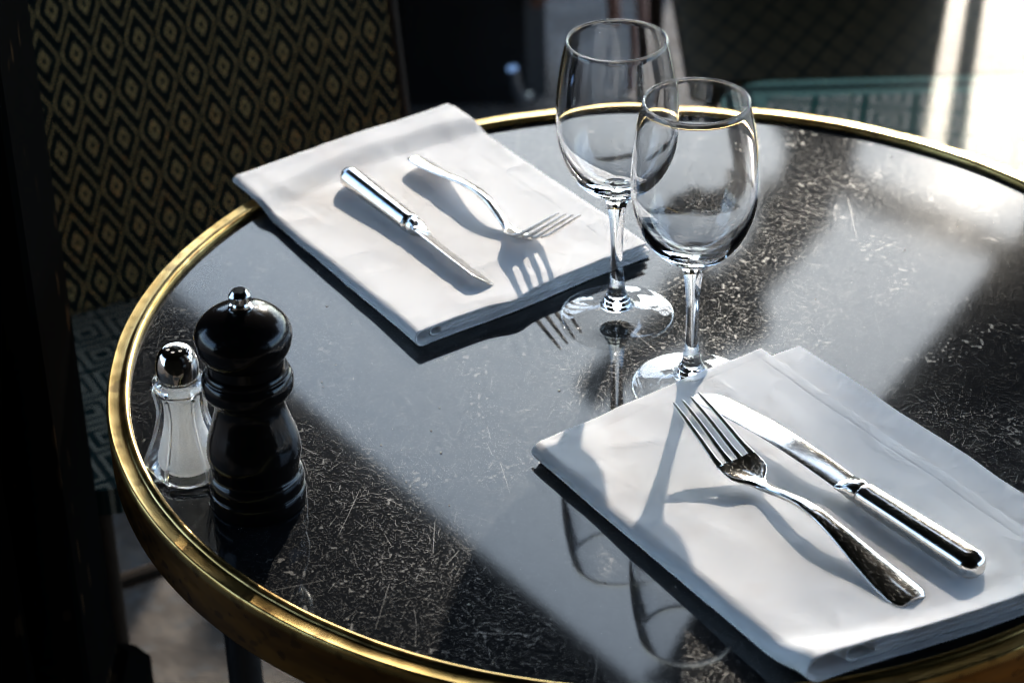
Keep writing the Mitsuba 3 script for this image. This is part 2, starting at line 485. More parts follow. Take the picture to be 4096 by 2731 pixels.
def wine_glass(x, y, label):
    foot, stem, bo, rim, ui, li = glass_profile()
    key = thing('wine_glass', label, 'wine glass')
    bowl = np.vstack([bo, rim, ui, li])
    fo = np.vstack([foot[:3], spline(foot[2:], 46)[1:]])
    k = int(np.argmax((fo[:, 0] < 0.0118) & (fo[:, 1] > 0.004)))
    disc = fo[int(np.argmax(fo[:, 0])):k + 1]                       # the upper face, one sheet of clear glass
    disc = np.vstack([[(0.0355, 0.0004), (0.0367, 0.0010)], disc])
    st = np.vstack([[(0.0002, 0.0090), (0.0104, 0.0090), (0.0113, 0.0092)], fo[k + 1:], spline(stem, 70)[1:]])
    N = 128
    vols = [revolve(q, N) for q in (disc, st, bowl)]
    whole = trimesh.Trimesh(*join(*vols[1:]), process=False)
    if whole.volume < 0:
        vols = [(v, f[:, ::-1]) for v, f in vols]
    for nm, vf, m in zip(('foot', 'stem', 'bowl'), vols, ('m_thin_glass', 'm_glass', 'm_glass')):
        part(key, nm, move(vf, (x, y, ZS + 0.0004)), m, True)
    rows = bo[8:-1]
    sv, sf = [], []
    for _ in range(70):                                             # dust and dried drops on the bowl
        r, z = rows[RNG.integers(len(rows))] + [0.00012, RNG.normal() * 0.002]
        a, q = RNG.random() * 2 * np.pi, 0.00010 + 0.00022 * RNG.random() ** 2
        c = np.array([r * math.cos(a), r * math.sin(a), z])
        t = np.array([-math.sin(a), math.cos(a), 0.0])
        o = len(sv)
        sv += [c - t * q, c + [0, 0, -q], c + t * q, c + [0, 0, q]]
        sf += [[o, o + 1, o + 2], [o, o + 2, o + 3]]
    part(key, 'dust', move((np.array(sv), np.array(sf)), (x, y, ZS + 0.0004)), 'm_salt', False, kind='stuff')
    return key


wine_glass(-0.0269, 0.0428, 'empty stemmed wine glass standing farther back, beside the far napkin')
wine_glass(0.0145, -0.0436, 'empty stemmed wine glass in front, its foot partly hidden by the near napkin')


# ------------------------------------------------------------------ folded napkins
class Napkin:
    """a cloth folded in four: two U-shaped folds one inside the other; u runs across, v away from the viewer"""

    def __init__(self, C, U, V, seed, lv, skew0, wav, layers, thick):
        self.C, self.U, self.V = (np.array(q, float) for q in (C, U, V))
        self.seed, self.lv, self.skew0, self.wav, self.layers, self.thick = seed, lv, skew0, wav, layers, thick

    def place(self, u, v, z):
        """u, v, z arrays (z above the table in the flat state)"""
        s = np.clip(v / self.lv, -0.2, 1.2)
        zz = z * (1 - 0.42 * np.clip(s, 0, 1))
        q = np.stack([u * 14, v * 11, 0 * u], -1)
        big = meshkit.fbm(q + self.seed * 3.7, 3, self.seed) - 0.35
        fineq = np.stack([u * 55, v * 28, 0 * u], -1)
        crease = np.abs(meshkit.noise(fineq + 1.3, self.seed + 5) - 0.5) * 2
        zz = zz + np.clip(z / self.thick, 0, 1) * (self.wav * np.maximum(big, -0.3) * 1.6 + 0.0007 * (1 - crease) ** 4)
        # drape of the far end's corners
        du = 0.0016 * (meshkit.fbm(np.stack([v * 22, 0 * v, 0 * v + z * 90], -1) + self.seed, 3, self.seed + 2) - 0.5) * 2
        P = self.C + (u + du)[..., None] * self.U + v[..., None] * self.V
        x, y = P[..., 0], P[..., 1]
        r = np.hypot(x, y)
        lift = 0.0056 * np.clip((r - 0.312) / 0.026, 0, 1) ** 2 * (3 - 2 * np.clip((r - 0.312) / 0.026, 0, 1))
        return np.stack([x, y, ZS + 0.0004 + zz + lift], -1)

    def top(self, u, v):
        return float(self.place(np.array([u]), np.array([v]), np.array([self.thick]))[0, 2])

    def uv_of(self, x, y):
        m = np.array([[self.U[0], self.V[0]], [self.U[1], self.V[1]]])
        return np.linalg.solve(m, np.array([x, y]) - self.C)

    def strip(self, path, vends, th=0.0010, nv=150):
        p = np.asarray(path, float)
        t = np.gradient(p, axis=0)
        t /= np.linalg.norm(t, axis=1, keepdims=True)
        nrm = np.c_[-t[:, 1], t[:, 0]]
        outer, inner = p + nrm * th / 2, p - nrm * th / 2
        ring = np.vstack([outer, [p[-1] + t[-1] * th * 0.35], inner[::-1], [p[0] - t[0] * th * 0.35]])
        s = np.linspace(0, 1, nv)
        lo = np.r_[vends[0], vends[0][-1:], vends[0][::-1], vends[0][:1]]
        hi = np.r_[vends[1], vends[1][-1:], vends[1][::-1], vends[1][:1]]
        vv = lo[None] * (1 - s[:, None]) + hi[None] * s[:, None]
        uu = np.broadcast_to(ring[:, 0], vv.shape)
        zz = np.broadcast_to(np.maximum(ring[:, 1], 0.0), vv.shape)
        P = self.place(uu, vv, zz)
        # rounded, slightly frayed hem at both open ends: caps follow the section
        n, m = P.shape[:2]
        vtx, fc = grid(P, wrap_j=True)
        k = len(p)
        cap = []
        for row, flip in ((0, False), (n - 1, True)):
            for i in range(k - 1):
                a, b, c, d = row * m + i, row * m + i + 1, row * m + (2 * k - i - 1), row * m + (2 * k - i)
                q = [[a, b, c], [a, c, d]]
                cap += [x[::-1] for x in q] if flip else q
        uvs = np.stack([uu, vv], -1).reshape(-1, 2)
        return vtx, np.vstack([fc, cap]), uvs

    def build(self, label):
        key = thing('folded_napkin', label, 'napkin')
        vs, fs, us, at = [], [], [], 0
        for path, lo, hi in self.layers:
            path = np.asarray(path)
            a = self.skew0 * path[:, 0] + lo(path)
            b = self.lv + hi(path)
            v, f, uv = self.strip(path, (a, b))
            vs.append(v); fs.append(f + at); us.append(uv); at += len(v)
        scene[key] = mikit.ply((np.vstack(vs), np.vstack(fs)), 'm_cloth', True, uv=np.vstack(us))
        return key


def u_fold(u_low, z_low, u_turn, z_top, u_top, n=44, sag=0.0):
    r = (z_top - z_low) / 2
    low = np.c_[np.linspace(u_low, u_turn, n), np.full(n, z_low)]
    th = np.linspace(-np.pi / 2, -3 * np.pi / 2, 18)[1:-1]
    arc = np.c_[u_turn + r * 1.15 * np.cos(th), z_low + r + r * np.sin(th)]
    top = np.c_[np.linspace(u_turn, u_top, n), np.full(n, z_top)]
    return np.vstack([low, arc, top])


TH = 0.0150
nA = Napkin((0.0521, -0.3384), (0.8145, 0.580), (-0.526, 0.850), 3, 0.2575, -0.19, 0.0030, [
    (u_fold(0.2040, 0.0008, 0.0065, TH, 0.1760), lambda p: 0.0010 * np.sin(p[:, 0] * 40), lambda p: 0.002 * np.sin(p[:, 0] * 25) + np.where(p[:, 1] > 0.006, 0.002, -0.002)),
    (u_fold(0.2060, 0.0034, 0.030, 0.0118, 0.2010), lambda p: 0.004 + 0.0014 * np.sin(p[:, 0] * 31), lambda p: -0.007 + 0.002 * np.sin(p[:, 0] * 21)),
    (u_fold(0.2020, 0.0062, 0.043, 0.0092, 0.1980), lambda p: 0.002 + 0.001 * np.sin(p[:, 0] * 31), lambda p: -0.010 + 0.0 * p[:, 0]),
], TH)
nA.build('folded white cloth napkin nearest the viewer, under the fork and knife lying side by side')
TB = 0.0108
nB = Napkin((-0.1563, 0.008), (0.808, 0.589), (-0.522, 0.853), 8, 0.2580, -0.01, 0.0022, [
    (u_fold(0.1900, 0.0008, 0.0060, TB, 0.1880), lambda p: 0.0012 * np.sin(p[:, 0] * 45 + 1) + 0.003 * np.exp(-((p[:, 0] - 0.075) / 0.012) ** 2) * (p[:, 1] > 0.006) * -1.6, lambda p: 0.0015 * np.sin(p[:, 0] * 25)),
    (u_fold(0.1930, 0.0030, 0.016, 0.0085, 0.1910), lambda p: 0.003 + 0.0014 * np.sin(p[:, 0] * 31), lambda p: -0.004 + 0.001 * np.sin(p[:, 0] * 21)),
    (u_fold(0.1890, 0.0048, 0.022, 0.0068, 0.1880), lambda p: 0.001 + 0.001 * np.sin(p[:, 0] * 60), lambda p: -0.006 + 0.0 * p[:, 0]),
], TB)
nB.build('folded white cloth napkin at the far left edge of the table, under the blurred cutlery')


# ------------------------------------------------------------------ cutlery (local: x along the piece, y across, z up)
def loft(rows):
    return outward(*grid(np.array(rows), wrap_j=True, cap=True))


def section(w, h, n=20, e=0.8):
    th = np.arange(n) * 2 * np.pi / n
    c, s = np.cos(th), np.sin(th)
    return np.sign(c) * np.abs(c) ** e * w, np.sign(s) * np.abs(s) ** e * h


FS = [0, 0.02, 0.04, 0.055, 0.066, 0.075, 0.09, 0.105, 0.12, 0.14, 0.16, 0.18, 0.2]
FZ = [0.0255, 0.0180, 0.0096, 0.0050, 0.0038, 0.0044, 0.0085, 0.0118, 0.0125, 0.0102, 0.0064, 0.0036, 0.0022]
_fs = np.linspace(0, 0.2, 401)
_fz = np.interp(_fs, FS, FZ)
for _ in range(60):
    _fz[1:-1] = 0.25 * _fz[:-2] + 0.5 * _fz[1:-1] + 0.25 * _fz[2:]


def fz(s):
    return np.interp(s, _fs, _fz)


def fork_parts(curl=1.0, tl=1.0):
    def fz(s):
        return np.interp(s, _fs, _fz) + (curl - 1) * 0.0255 * np.clip((0.06 - np.asarray(s)) / 0.06, 0, 1) ** 1.5

    rows = []
    for s in np.concatenate([np.linspace(0.0475, 0.078, 30), np.linspace(0.080, 0.192, 60), 0.192 + 0.008 * np.sin(np.linspace(0, np.pi / 2, 9)[1:])]):
        w = np.interp(s, [0.0475, 0.056, 0.060, 0.064, 0.068, 0.072, 0.078, 0.10, 0.13, 0.16, 0.18, 0.192], [0.0136, 0.0137, 0.0129, 0.0100, 0.0060, 0.0042, 0.0034, 0.0034, 0.0052, 0.0086, 0.0108, 0.0114])
        if s > 0.192:
            w *= 0.55 + 0.45 * math.sqrt(max(0.0, 1 - ((s - 0.192) / 0.0081) ** 2))
        h = np.interp(s, [0.0475, 0.062, 0.075, 0.10, 0.14, 0.2], [0.0011, 0.0013, 0.0021, 0.0022, 0.0016, 0.0012])
        y, z = section(w, h, 28)
        ridge = np.interp(s, [0.12, 0.15, 0.2], [0.0, 0.0010, 0.0015])
        z = z + np.where(z > 0, ridge * np.maximum(0, 1 - np.abs(y) / max(w, 1e-6)), 0)
        dish = np.interp(s, [0.0475, 0.062, 0.07], [9.0, 8.0, 0.0])
        shoulder = np.interp(s, [0.0475, 0.056, 0.066, 0.072], [0, 0.0006, 0.0008, 0.0])
        rows.append(np.c_[np.full(28, s), y, fz(s) + z + dish * y ** 2 * 1.0 + shoulder * (np.abs(y) > 0.5 * w)])
    body = loft(rows)
    tines = []
    for c in (-0.0114, -0.0038, 0.0038, 0.0114):
        rr = []
        for s in np.concatenate([[0.0004], np.linspace(0.001, 0.0485, 36)]):
            w = np.interp(s, [0, 0.002, 0.012, 0.040, 0.0485], [0.0004, 0.00085, 0.00125, 0.0018, 0.0024])
            h = np.interp(s, [0, 0.002, 0.012, 0.0485], [0.0003, 0.0007, 0.0012, 0.0012])
            y, z = section(w, h, 14)
            cc = c * np.interp(s, [0, 0.0485], [0.80, 1.0])
            rr.append(np.c_[np.full(14, 0.0485 - (0.0485 - s) * tl), y + cc, fz(s) + z + 9.0 * cc ** 2 * np.interp(s, [0, 0.0485], [0.3, 1.0])])
        tines.append(loft(rr))
    return body, tines


def pose(vf, tip, end, z0, pitch=0.0, roll=0.0):
    """tip, end: where x = 0 and x = max lie in plan"""
    v = np.asarray(vf[0], float).copy()
    if roll:
        c, s = math.cos(roll), math.sin(roll)
        v[:, 1], v[:, 2] = c * v[:, 1] - s * v[:, 2], s * v[:, 1] + c * v[:, 2]
    d = np.array(end, float) - np.array(tip, float)
    d /= np.linalg.norm(d)
    out = np.empty_like(v)
    out[:, 0] = tip[0] + d[0] * v[:, 0] - d[1] * v[:, 1]
    out[:, 1] = tip[1] + d[1] * v[:, 0] + d[0] * v[:, 1]
    out[:, 2] = z0 + v[:, 2] + math.tan(pitch) * v[:, 0]
    return out, vf[1]


def rest_z(nap, tip, end, length, ss):
    d = np.array(end) - np.array(tip)
    d = d / np.linalg.norm(d)
    return max(nap.top(*nap.uv_of(*(np.array(tip) + d * s))) for s in ss)


def fork(tip, end, nap, label, pitch=0.0, dz=0.0, curl=1.0, roll=0.0, tl=1.0):
    key = thing('fork', label, 'fork', None)
    z0 = rest_z(nap, tip, end, 0.2, (0.062, 0.066, 0.19, 0.2)) - 0.0014 + dz
    body, tines = fork_parts(curl, tl)
    part(key, 'handle', pose(body, tip, end, z0, pitch, roll), 'm_silver', 35)
    for t in tines:
        part(key, 'tine', pose(t, tip, end, z0, pitch, roll), 'm_silver', 40)
    return key


def KB(s):
    """height of the blade along its length, in units of 7.4 mm: slightly convex"""
    return np.interp(s, np.linspace(0, 0.1275, 40), spline([(0, 0.45), (0.03, 0.95), (0.06, 1.28), (0.095, 1.26), (0.1275, 1.0)], 40)[:, 1])


def knife(tip, end, nap, label, tilt=0.0, mark=False, dz=0.0, roll=0.0, blade=1.0):
    key = thing('table_knife', label, 'knife', None)
    z0 = rest_z(nap, tip, end, 0.23, (0.15, 0.18, 0.21, 0.225)) + dz
    rows = []
    for s in np.concatenate([0.016 * (1 - np.cos(np.linspace(0.12, np.pi / 2, 12))), np.linspace(0.018, 0.1275, 50)]):
        k = min(1.0, s / 0.016)
        wt = 0.0085 * math.sqrt(max(1e-4, 1 - (1 - k) ** 2)) * np.interp(s, [0, 0.05, 0.1275], [1.0, 1.02, 0.93])
        y, z = section(wt, 0.00085, 20, 0.75)
        y = y - 0.0030 * (1 - k) ** 1.4
        z = z * np.interp(y / 0.0085, [-1, 1], [0.45, 1.15])
        bow = 0.0004 + 0.0074 * float(KB(s))
        if roll:
            bow = 0.0078
        rows.append(np.c_[np.full(20, 0.1275 - (0.1275 - s) * blade), y, z + bow + tilt * y])

    def turn(vf):
        v = np.array(vf[0])
        if roll:
            c, q = math.cos(roll), math.sin(roll)
            a, b = v[:, 1].copy(), v[:, 2] - 0.0078
            v[:, 1], v[:, 2] = c * a - q * b, q * a + c * b + 0.0090
        return v, vf[1]

    part(key, 'blade', pose(turn(loft(rows)), tip, end, z0), 'm_silver', 40)
    rows = []
    for s, w, h in [(0.1255, 0.0080, 0.0012), (0.1262, 0.0084, 0.0022), (0.1285, 0.0084, 0.0026), (0.1300, 0.0080, 0.0032), (0.1318, 0.0074, 0.0046), (0.134, 0.0073, 0.0058), (0.1370, 0.0073, 0.0060), (0.139, 0.0070, 0.0060), (0.1402, 0.0062, 0.0056)]:
        y, z = section(w, h, 24)
        rows.append(np.c_[np.full(24, s), y, z + 0.0078])
    part(key, 'bolster', pose(turn(loft(rows)), tip, end, z0), 'm_silver', 35)
    rows = []
    for s in np.concatenate([[0.1404, 0.1412, 0.1424], np.linspace(0.144, 0.222, 30), 0.222 + 0.009 * np.sin(np.linspace(0, np.pi / 2, 10)[1:])]):
        w = np.interp(s, [0.1404, 0.1412, 0.1424, 0.15, 0.20, 0.222], [0.0058, 0.0070, 0.0076, 0.0077, 0.0088, 0.0092])
        h = np.interp(s, [0.1404, 0.1412, 0.1424, 0.15, 0.20, 0.222], [0.0052, 0.0062, 0.0066, 0.0066, 0.0074, 0.0077])
        if s > 0.222:
            q = math.sqrt(max(0.0, 1 - ((s - 0.222) / 0.00905) ** 2))
            w, h = w * (0.25 + 0.75 * q), h * (0.25 + 0.75 * q)
        y, z = section(w, h, 32, 0.82)
        rows.append(np.c_[np.full(32, s), y, z + 0.0078])
    part(key, 'handle', pose(turn(loft(rows)), tip, end, z0), 'm_silver', 40)
    if mark:
        tm = meshkit.text_mesh('degonnet', 0.0016, 0.00006)
        v = np.array(tm.vertices)
        v[:, 0] = v[:, 0] + 0.078
        v[:, 1] = v[:, 1] + 0.0032
        bow = 0.0004 + 0.0074 * KB(v[:, 0])
        v[:, 2] += bow + 0.00102 + tilt * v[:, 1]
        part(key, 'engraved_mark', pose((v, np.array(tm.faces)), tip, end, z0), 'm_etch', False)
        a = np.linspace(0, 2 * np.pi, 20, endpoint=False)
        rg = [[(0.1362 + r * math.cos(t), r * math.sin(t) * 0.9 + 0.0012, 0.0078 + 0.00585 + h) for t in a] for r, h in ((0.0018, 0), (0.0018, 0.00022), (0.0013, 0.00022), (0.0013, 0))]
        part(key, 'hallmark', pose(outward(*grid(np.array(rg), wrap_j=True)), tip, end, z0), 'm_silver', False)
    return key


fork((0.0051, -0.1158), (0.1152, -0.2857), nA, 'silver fork with dark upturned tines lying on the near napkin')
knife((0.0165, -0.0765), (0.1546, -0.2667), nA, 'silver table knife with scratched blade lying on the near napkin', tilt=0.03, mark=True, dz=-0.0022)
dB = np.array([0.498, -0.867])
fork(tuple(np.array([-0.1591, 0.2448]) + dB * 0.197), (-0.1591, 0.2448), nB, 'pale blurred silver fork lying on the far napkin', dz=0.0010, curl=1.6, roll=math.radians(21), tl=0.72)
dK = np.array([0.530, -0.848])
knife(tuple(np.array([-0.2095, 0.2245]) + dK * 0.231), (-0.2095, 0.2245), nB, 'blurred silver table knife on the far napkin, its blade edge a thin dark line', roll=math.radians(32), blade=0.66, dz=-0.0042)

# ------------------------------------------------------------------ salt shaker and pepper mill
sx, sy = -0.2880, -0.1222
salt = thing('salt_shaker', 'faceted glass salt shaker with a domed metal cap, left of the pepper mill', 'salt shaker')
so = spline([(0.0166, 0.0), (0.0180, 0.0016), (0.0222, 0.0055), (0.0238, 0.0095), (0.0218, 0.0165), (0.0178, 0.027), (0.0146, 0.039), (0.0139, 0.047), (0.0150, 0.056), (0.0160, 0.0615), (0.0152, 0.0655), (0.0122, 0.0685), (0.0108, 0.0700)], 90)


def octagon(r, z, th):
    k = np.mod(th + 0.954, np.pi / 3) - np.pi / 6
    oc = math.cos(np.pi / 6) / np.cos(k)
    m = np.interp(z, [0, 0.003, 0.0075, 0.058, 0.066, 0.07], [0, 0.15, 1, 1, 0.3, 0])
    return r * (1 + m * (oc * 1.085 - 1))


def solid(profile, n=160, fc=None):
    return outward(*revolve(profile, n, fc))


off = (sx, sy, ZS + 0.0004)
wall = so[(so[:, 1] > 0.0052) & (so[:, 1] < 0.0600)]
part(salt, 'glass_wall', move(revolve(wall, 160, octagon), off), 'm_thin_glass', 22)
low = so[so[:, 1] < 0.0050]
part(salt, 'glass_foot', move(solid(np.vstack([[(0.0002, 0.0004), (0.012, 0.0004)], low, [(0.0195, 0.0051), (0.0150, 0.0050), (0.0100, 0.0046), (0.0002, 0.0044)]]), 160, octagon), off), 'm_glass', 30)
hi = so[so[:, 1] > 0.0602]
part(salt, 'glass_shoulder', move(solid(np.vstack([[(0.0120, 0.0602)], hi, [(0.0100, 0.0700), (0.0102, 0.0640), (0.0120, 0.0602)]]), 160, octagon), off), 'm_glass', 30)
for k in range(6):
    a = np.pi / 3 * k - 0.954
    ro = octagon(wall[:, 0], wall[:, 1], np.full(len(wall), a + 1e-6)) - 0.0002
    rows = []
    for (r, z) in zip(ro, wall[:, 1]):
        ring = [(r, 0.0), (r - 0.0006, 0.0010), (r - 0.0018, 0.0011), (r - 0.0026, 0.0), (r - 0.0018, -0.0011), (r - 0.0006, -0.0010)]
        rows.append([[q * math.cos(a) - w * math.sin(a), q * math.sin(a) + w * math.cos(a), z] for q, w in ring])
    part(salt, 'glass_rib', move(loft(rows[2:-2]), off), 'm_glass', 50)
sc_ = np.vstack([[(0.0002, 0.0051), (0.0096, 0.0054)], spline([(0.0146, 0.0068), (0.0172, 0.0115), (0.0142, 0.024), (0.0113, 0.036), (0.0104, 0.047), (0.0110, 0.0560)], 30), [(0.0104, 0.0575), (0.006, 0.0585), (0.0002, 0.058)]])
part(salt, 'salt_filling', move(outward(*revolve(sc_, 64)), (sx, sy, ZS + 0.0004)), 'm_salt', 40, label='white salt inside the glass')
cp = np.vstack([[(0.0106, 0.0655)], spline([(0.0113, 0.0655), (0.0118, 0.067), (0.0123, 0.0715), (0.0123, 0.075), (0.0115, 0.0795), (0.0098, 0.0835), (0.0084, 0.0853), (0.0072, 0.0859)], 40), spline([(0.0068, 0.0859), (0.0040, 0.0861), (0.0001, 0.0862)], 8)])
cap = part(salt, 'cap', move(revolve(np.vstack([cp, [(0.0001, 0.0852)], [(0.0104, 0.0800)], [(0.0106, 0.0655)]]), 96), (sx, sy, ZS + 0.0004)), 'm_chrome', 30, label='domed metal cap with pouring holes')
for k in range(7):
    a, rr = (2 * np.pi * k / 6 + 0.3, 0.0042) if k < 6 else (0, 0)
    hx, hy = rr * math.cos(a), rr * math.sin(a)
    lip = outward(*revolve([(0.0002, -0.0003), (0.0010, -0.0003), (0.0011, 0.00006), (0.0009, 0.00012), (0.0002, 0.00010)], 16))
    part(cap, 'hole', move(lip, (sx + hx, sy + hy, ZS + 0.0004 + 0.08605)), 'm_hole', False)

mx, my = -0.2447, -0.1508
mill = thing('pepper_mill', 'black lacquered pepper mill with a metal knob, right of the salt shaker', 'pepper mill')
body = spline([(0.0268, 0.0), (0.0278, 0.0010), (0.0280, 0.0060), (0.0276, 0.0095), (0.0268, 0.0108), (0.0272, 0.0120), (0.0275, 0.0165), (0.0268, 0.0200), (0.0254, 0.0225), (0.0257, 0.0260), (0.0270, 0.0330), (0.0270, 0.0375),
               (0.0256, 0.0455), (0.0224, 0.0555), (0.0204, 0.0630), (0.0200, 0.0675), (0.0206, 0.0710), (0.0222, 0.0724), (0.0224, 0.0734), (0.0240, 0.0748), (0.0258, 0.0780), (0.0260, 0.0830), (0.0250, 0.0862), (0.0238, 0.0876), (0.0236, 0.0892), (0.0230, 0.0905)], 220)
part(mill, 'body', move(outward(*revolve(np.vstack([[(0.0002, 0.0)], body, [(0.0002, 0.0905)]]), 110)), (mx, my, ZS + 0.0003)), 'm_mill', 50)
th = np.linspace(np.pi / 2 + 0.62, 0.12, 50)
hd = [(0.0273 * math.sin(t), 0.1115 + (0.0181 if math.cos(t) > 0 else 0.0235) * math.cos(t)) for t in th]
part(mill, 'head', move(outward(*revolve(np.vstack([[(0.0002, 0.0908)], [(0.0215, 0.0908)], hd, [(0.0002, 0.1295)]]), 110)), (mx, my, ZS + 0.0003)), 'm_mill', 40, label='round black head of the mill')
kb = np.array([(0.0002, 0.1285), (0.0070, 0.1285), (0.0070, 0.1298), (0.0062, 0.1306), (0.0046, 0.1310), (0.0040, 0.1322), (0.0046, 0.1330), (0.0060, 0.1338), (0.0061, 0.1342), (0.0061, 0.1372), (0.0059, 0.1376), (0.0041, 0.1402), (0.0038, 0.1404), (0.0002, 0.1404)])


def knurl(r, z, th):
    return r * (1 + 0.02 * np.sign(np.sin(th * 36)) * ((z > 0.1338) & (z < 0.1374)))


part(mill, 'knob', move(outward(*revolve(kb, 144, knurl)), (mx, my, ZS + 0.0003)), 'm_chrome', 25, label='small polished metal knob')

# ------------------------------------------------------------------ crumbs


def crumb(x, y, z, r, label, seed, mat='m_crumb'):
    m = trimesh.creation.icosphere(2, r)
    v = np.array(m.vertices)
    v = v * (0.65 + 0.7 * meshkit.noise(v / r * 1.3 + seed, seed))[:, None] * np.array([1.3, 1, 0.6])
    key = thing('crumb', label, 'crumb')
    scene[key] = mikit.ply((v + [x, y, z + r * 0.35], np.array(m.faces)), mat, True)


crumb(0.0316, -0.1310, nA.top(*nA.uv_of(0.0316, -0.1310)), 0.0011, 'tiny yellow crumb on the near napkin between fork and knife', 3)


# ------------------------------------------------------------------ woven cafe chairs
def chair(label, O, h, f, w, d, tau, back_h, mats, uv_off=(0, 0), back_w=None, sr=0.035, post_gap=None, skirt=0.012):
    """O: left end of the line where back and seat meet (seen from the front), h along that line, f forwards"""
    key = thing('woven_chair', label, 'chair')
    O, h, f = np.array(O, float), np.array([*h, 0.0]), np.array([*f, 0.0])
    up = -f * math.sin(tau) + np.array([0, 0, 1.0]) * math.cos(tau)
    N = np.cross(h, up)
    if N @ f < 0:
        N = -N
    b0, b1 = back_w or (0.0, w)
    v, fc, uv = slab(rounded_rect(b0, -0.01, b1, back_h, 0.025), -skirt, 0.0, O, h, up, N)
    part(key, 'backrest', (v, fc), mats[1], False, uv=uv)
    v, fc, uv = slab(rounded_rect(0.0, 0.004, w, d, sr), -0.022, 0.0, O, h, f, np.array([0, 0, 1.0]))
    part(key, 'seat', (v, fc), mats[0], False, uv=uv)
    zs = O[2]
    for q in (b0 - 0.001, b1 + 0.001) if post_gap is None else (b0 - 0.001, b1 + post_gap):
        a = O + h * q - up * (zs - 0.0) / max(up[2], 0.1) * 0.0
        top = a + up * (back_h + 0.005)
        low = a - f * 0.02
        low = np.array([low[0], low[1], 0.0])
        part(key, 'back_post', tube(spline([top, a + up * back_h * 0.5, a - np.array([0, 0, 0.02]), (a + low) / 2, low], 24), 0.0095, 10), 'm_rattan', 40)
    for q in (0.03, w - 0.03):
        a = O + h * q + f * (d - 0.03)
        part(key, 'leg', tube([a - np.array([0, 0, 0.02]), [a[0], a[1], 0.2], [a[0], a[1], 0.0]], 0.011, 10), 'm_rattan', 40)
    a, b = O + h * 0.03 + f * (d - 0.03), O + h * (w - 0.03) + f * (d - 0.03)
    c, e = O + h * 0.0, O + h * w
    for p, q, z in ((a, c, 0.20), (b, e, 0.20), (a, b, 0.16)):
        p, q = p.copy(), q.copy()
        p[2] = q[2] = z
        part(key, 'stretcher', tube([p, (p + q) / 2, q], 0.008, 8), 'm_rattan', 40)
    p, q = O - N * 0.006 + h * b0 + up * back_h, O - N * 0.006 + h * b1 + up * back_h
    part(key, 'top_rail', tube([p, (p + q) / 2 + up * 0.006, q], 0.010, 10), 'm_rattan', 40)
    return key


zs = TZ - 0.27
ph = math.radians(28)
O1 = np.array([-0.4818, 0.5167, zs])
hL, fL = (math.cos(ph), math.sin(ph)), (math.sin(ph), -math.cos(ph))
# the uv origin lies at the seen corner; the panel runs 9 cm farther left behind the post
key = thing('woven_chair', 'woven cane chair at the left with a tan and black diamond back', 'chair')
h3, f3 = np.array([*hL, 0.0]), np.array([*fL, 0.0])
tau = math.radians(9.5)
up3 = -f3 * math.sin(tau) + np.array([0, 0, math.cos(tau)])
N3 = np.cross(h3, up3)
v, fc, uv = slab(rounded_rect(-0.10, -0.012, 0.3415, 0.42, 0.03), -0.014, 0.0, O1, h3, up3, N3)
part(key, 'backrest', (v, fc), 'm_cane_left_back', False, uv=uv, label='backrest woven in tan and black diamonds')
v, fc, uv = slab(rounded_rect(-0.10, 0.006, 0.3415, 0.275, 0.05), -0.024, 0.0, O1, h3, f3, np.array([0, 0, 1.0]))
part(key, 'seat', (v, fc), 'm_cane_left_seat', False, uv=uv, label='seat woven in concentric pale squares')
for q in (-0.080, 0.312):
    a = O1 + h3 * q - N3 * 0.022
    part(key, 'back_post', tube(spline([a - [0, 0, 0.004], a - [0, 0, 0.012], a - [0, 0, 0.03], np.array([a[0], a[1], 0.22]) - f3 * 0.012, np.array([a[0], a[1], 0.0]) - f3 * 0.02], 24), 0.0075, 10), 'm_rattan', 40)
rim_path = np.array(rounded_rect(-0.10, -0.012, 0.3415, 0.42, 0.03).exterior.coords)
bind = np.array([O1 + h3 * a + up3 * b - N3 * 0.007 for a, b in rim_path])
part(key, 'edge_binding', tube(np.vstack([bind, bind[1:2]]), 0.0085, 8), 'm_rattan', 50)
for q in (-0.07, 0.31):
    a = O1 + h3 * q + f3 * 0.245
    part(key, 'leg', tube([a - [0, 0, 0.024], [a[0], a[1], 0.2], [a[0], a[1], 0.0]], 0.0115, 10), 'm_rattan', 40)
for p, q, z in ((O1 - h3 * 0.07 + f3 * 0.245, O1 - h3 * 0.104, 0.2), (O1 + h3 * 0.31 + f3 * 0.245, O1 + h3 * 0.345, 0.2), (O1 - h3 * 0.104, O1 + h3 * 0.345, 0.16)):
    p, q = p.copy(), q.copy()
    p[2] = q[2] = z
    part(key, 'stretcher', tube([p, (p + q) / 2, q], 0.008, 8), 'm_rattan', 40)

chair('woven chair behind the table at the right, its green and cream seat half in sun', (0.56, 0.945, zs), (0, -1), (-1, 0), 0.40, 0.43, math.radians(8), 0.40, ('m_cane_green', 'm_cane_green'), sr=0.05)
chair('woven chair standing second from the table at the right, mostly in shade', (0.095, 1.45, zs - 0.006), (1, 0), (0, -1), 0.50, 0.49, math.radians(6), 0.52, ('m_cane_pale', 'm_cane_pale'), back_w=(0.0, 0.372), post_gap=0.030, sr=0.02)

# ------------------------------------------------------------------ dark wooden post at the left
post = thing('wooden_post', 'black painted wooden post along the left edge of the view', 'post')
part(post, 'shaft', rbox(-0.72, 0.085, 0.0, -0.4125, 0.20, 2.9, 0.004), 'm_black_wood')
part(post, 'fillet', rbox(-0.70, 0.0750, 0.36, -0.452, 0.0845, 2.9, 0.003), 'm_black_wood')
part(post, 'base_block', rbox(-0.75, 0.062, 0.0, -0.388, 0.214, 0.345, 0.014), 'm_black_wood', label='wider block at the foot of the post')

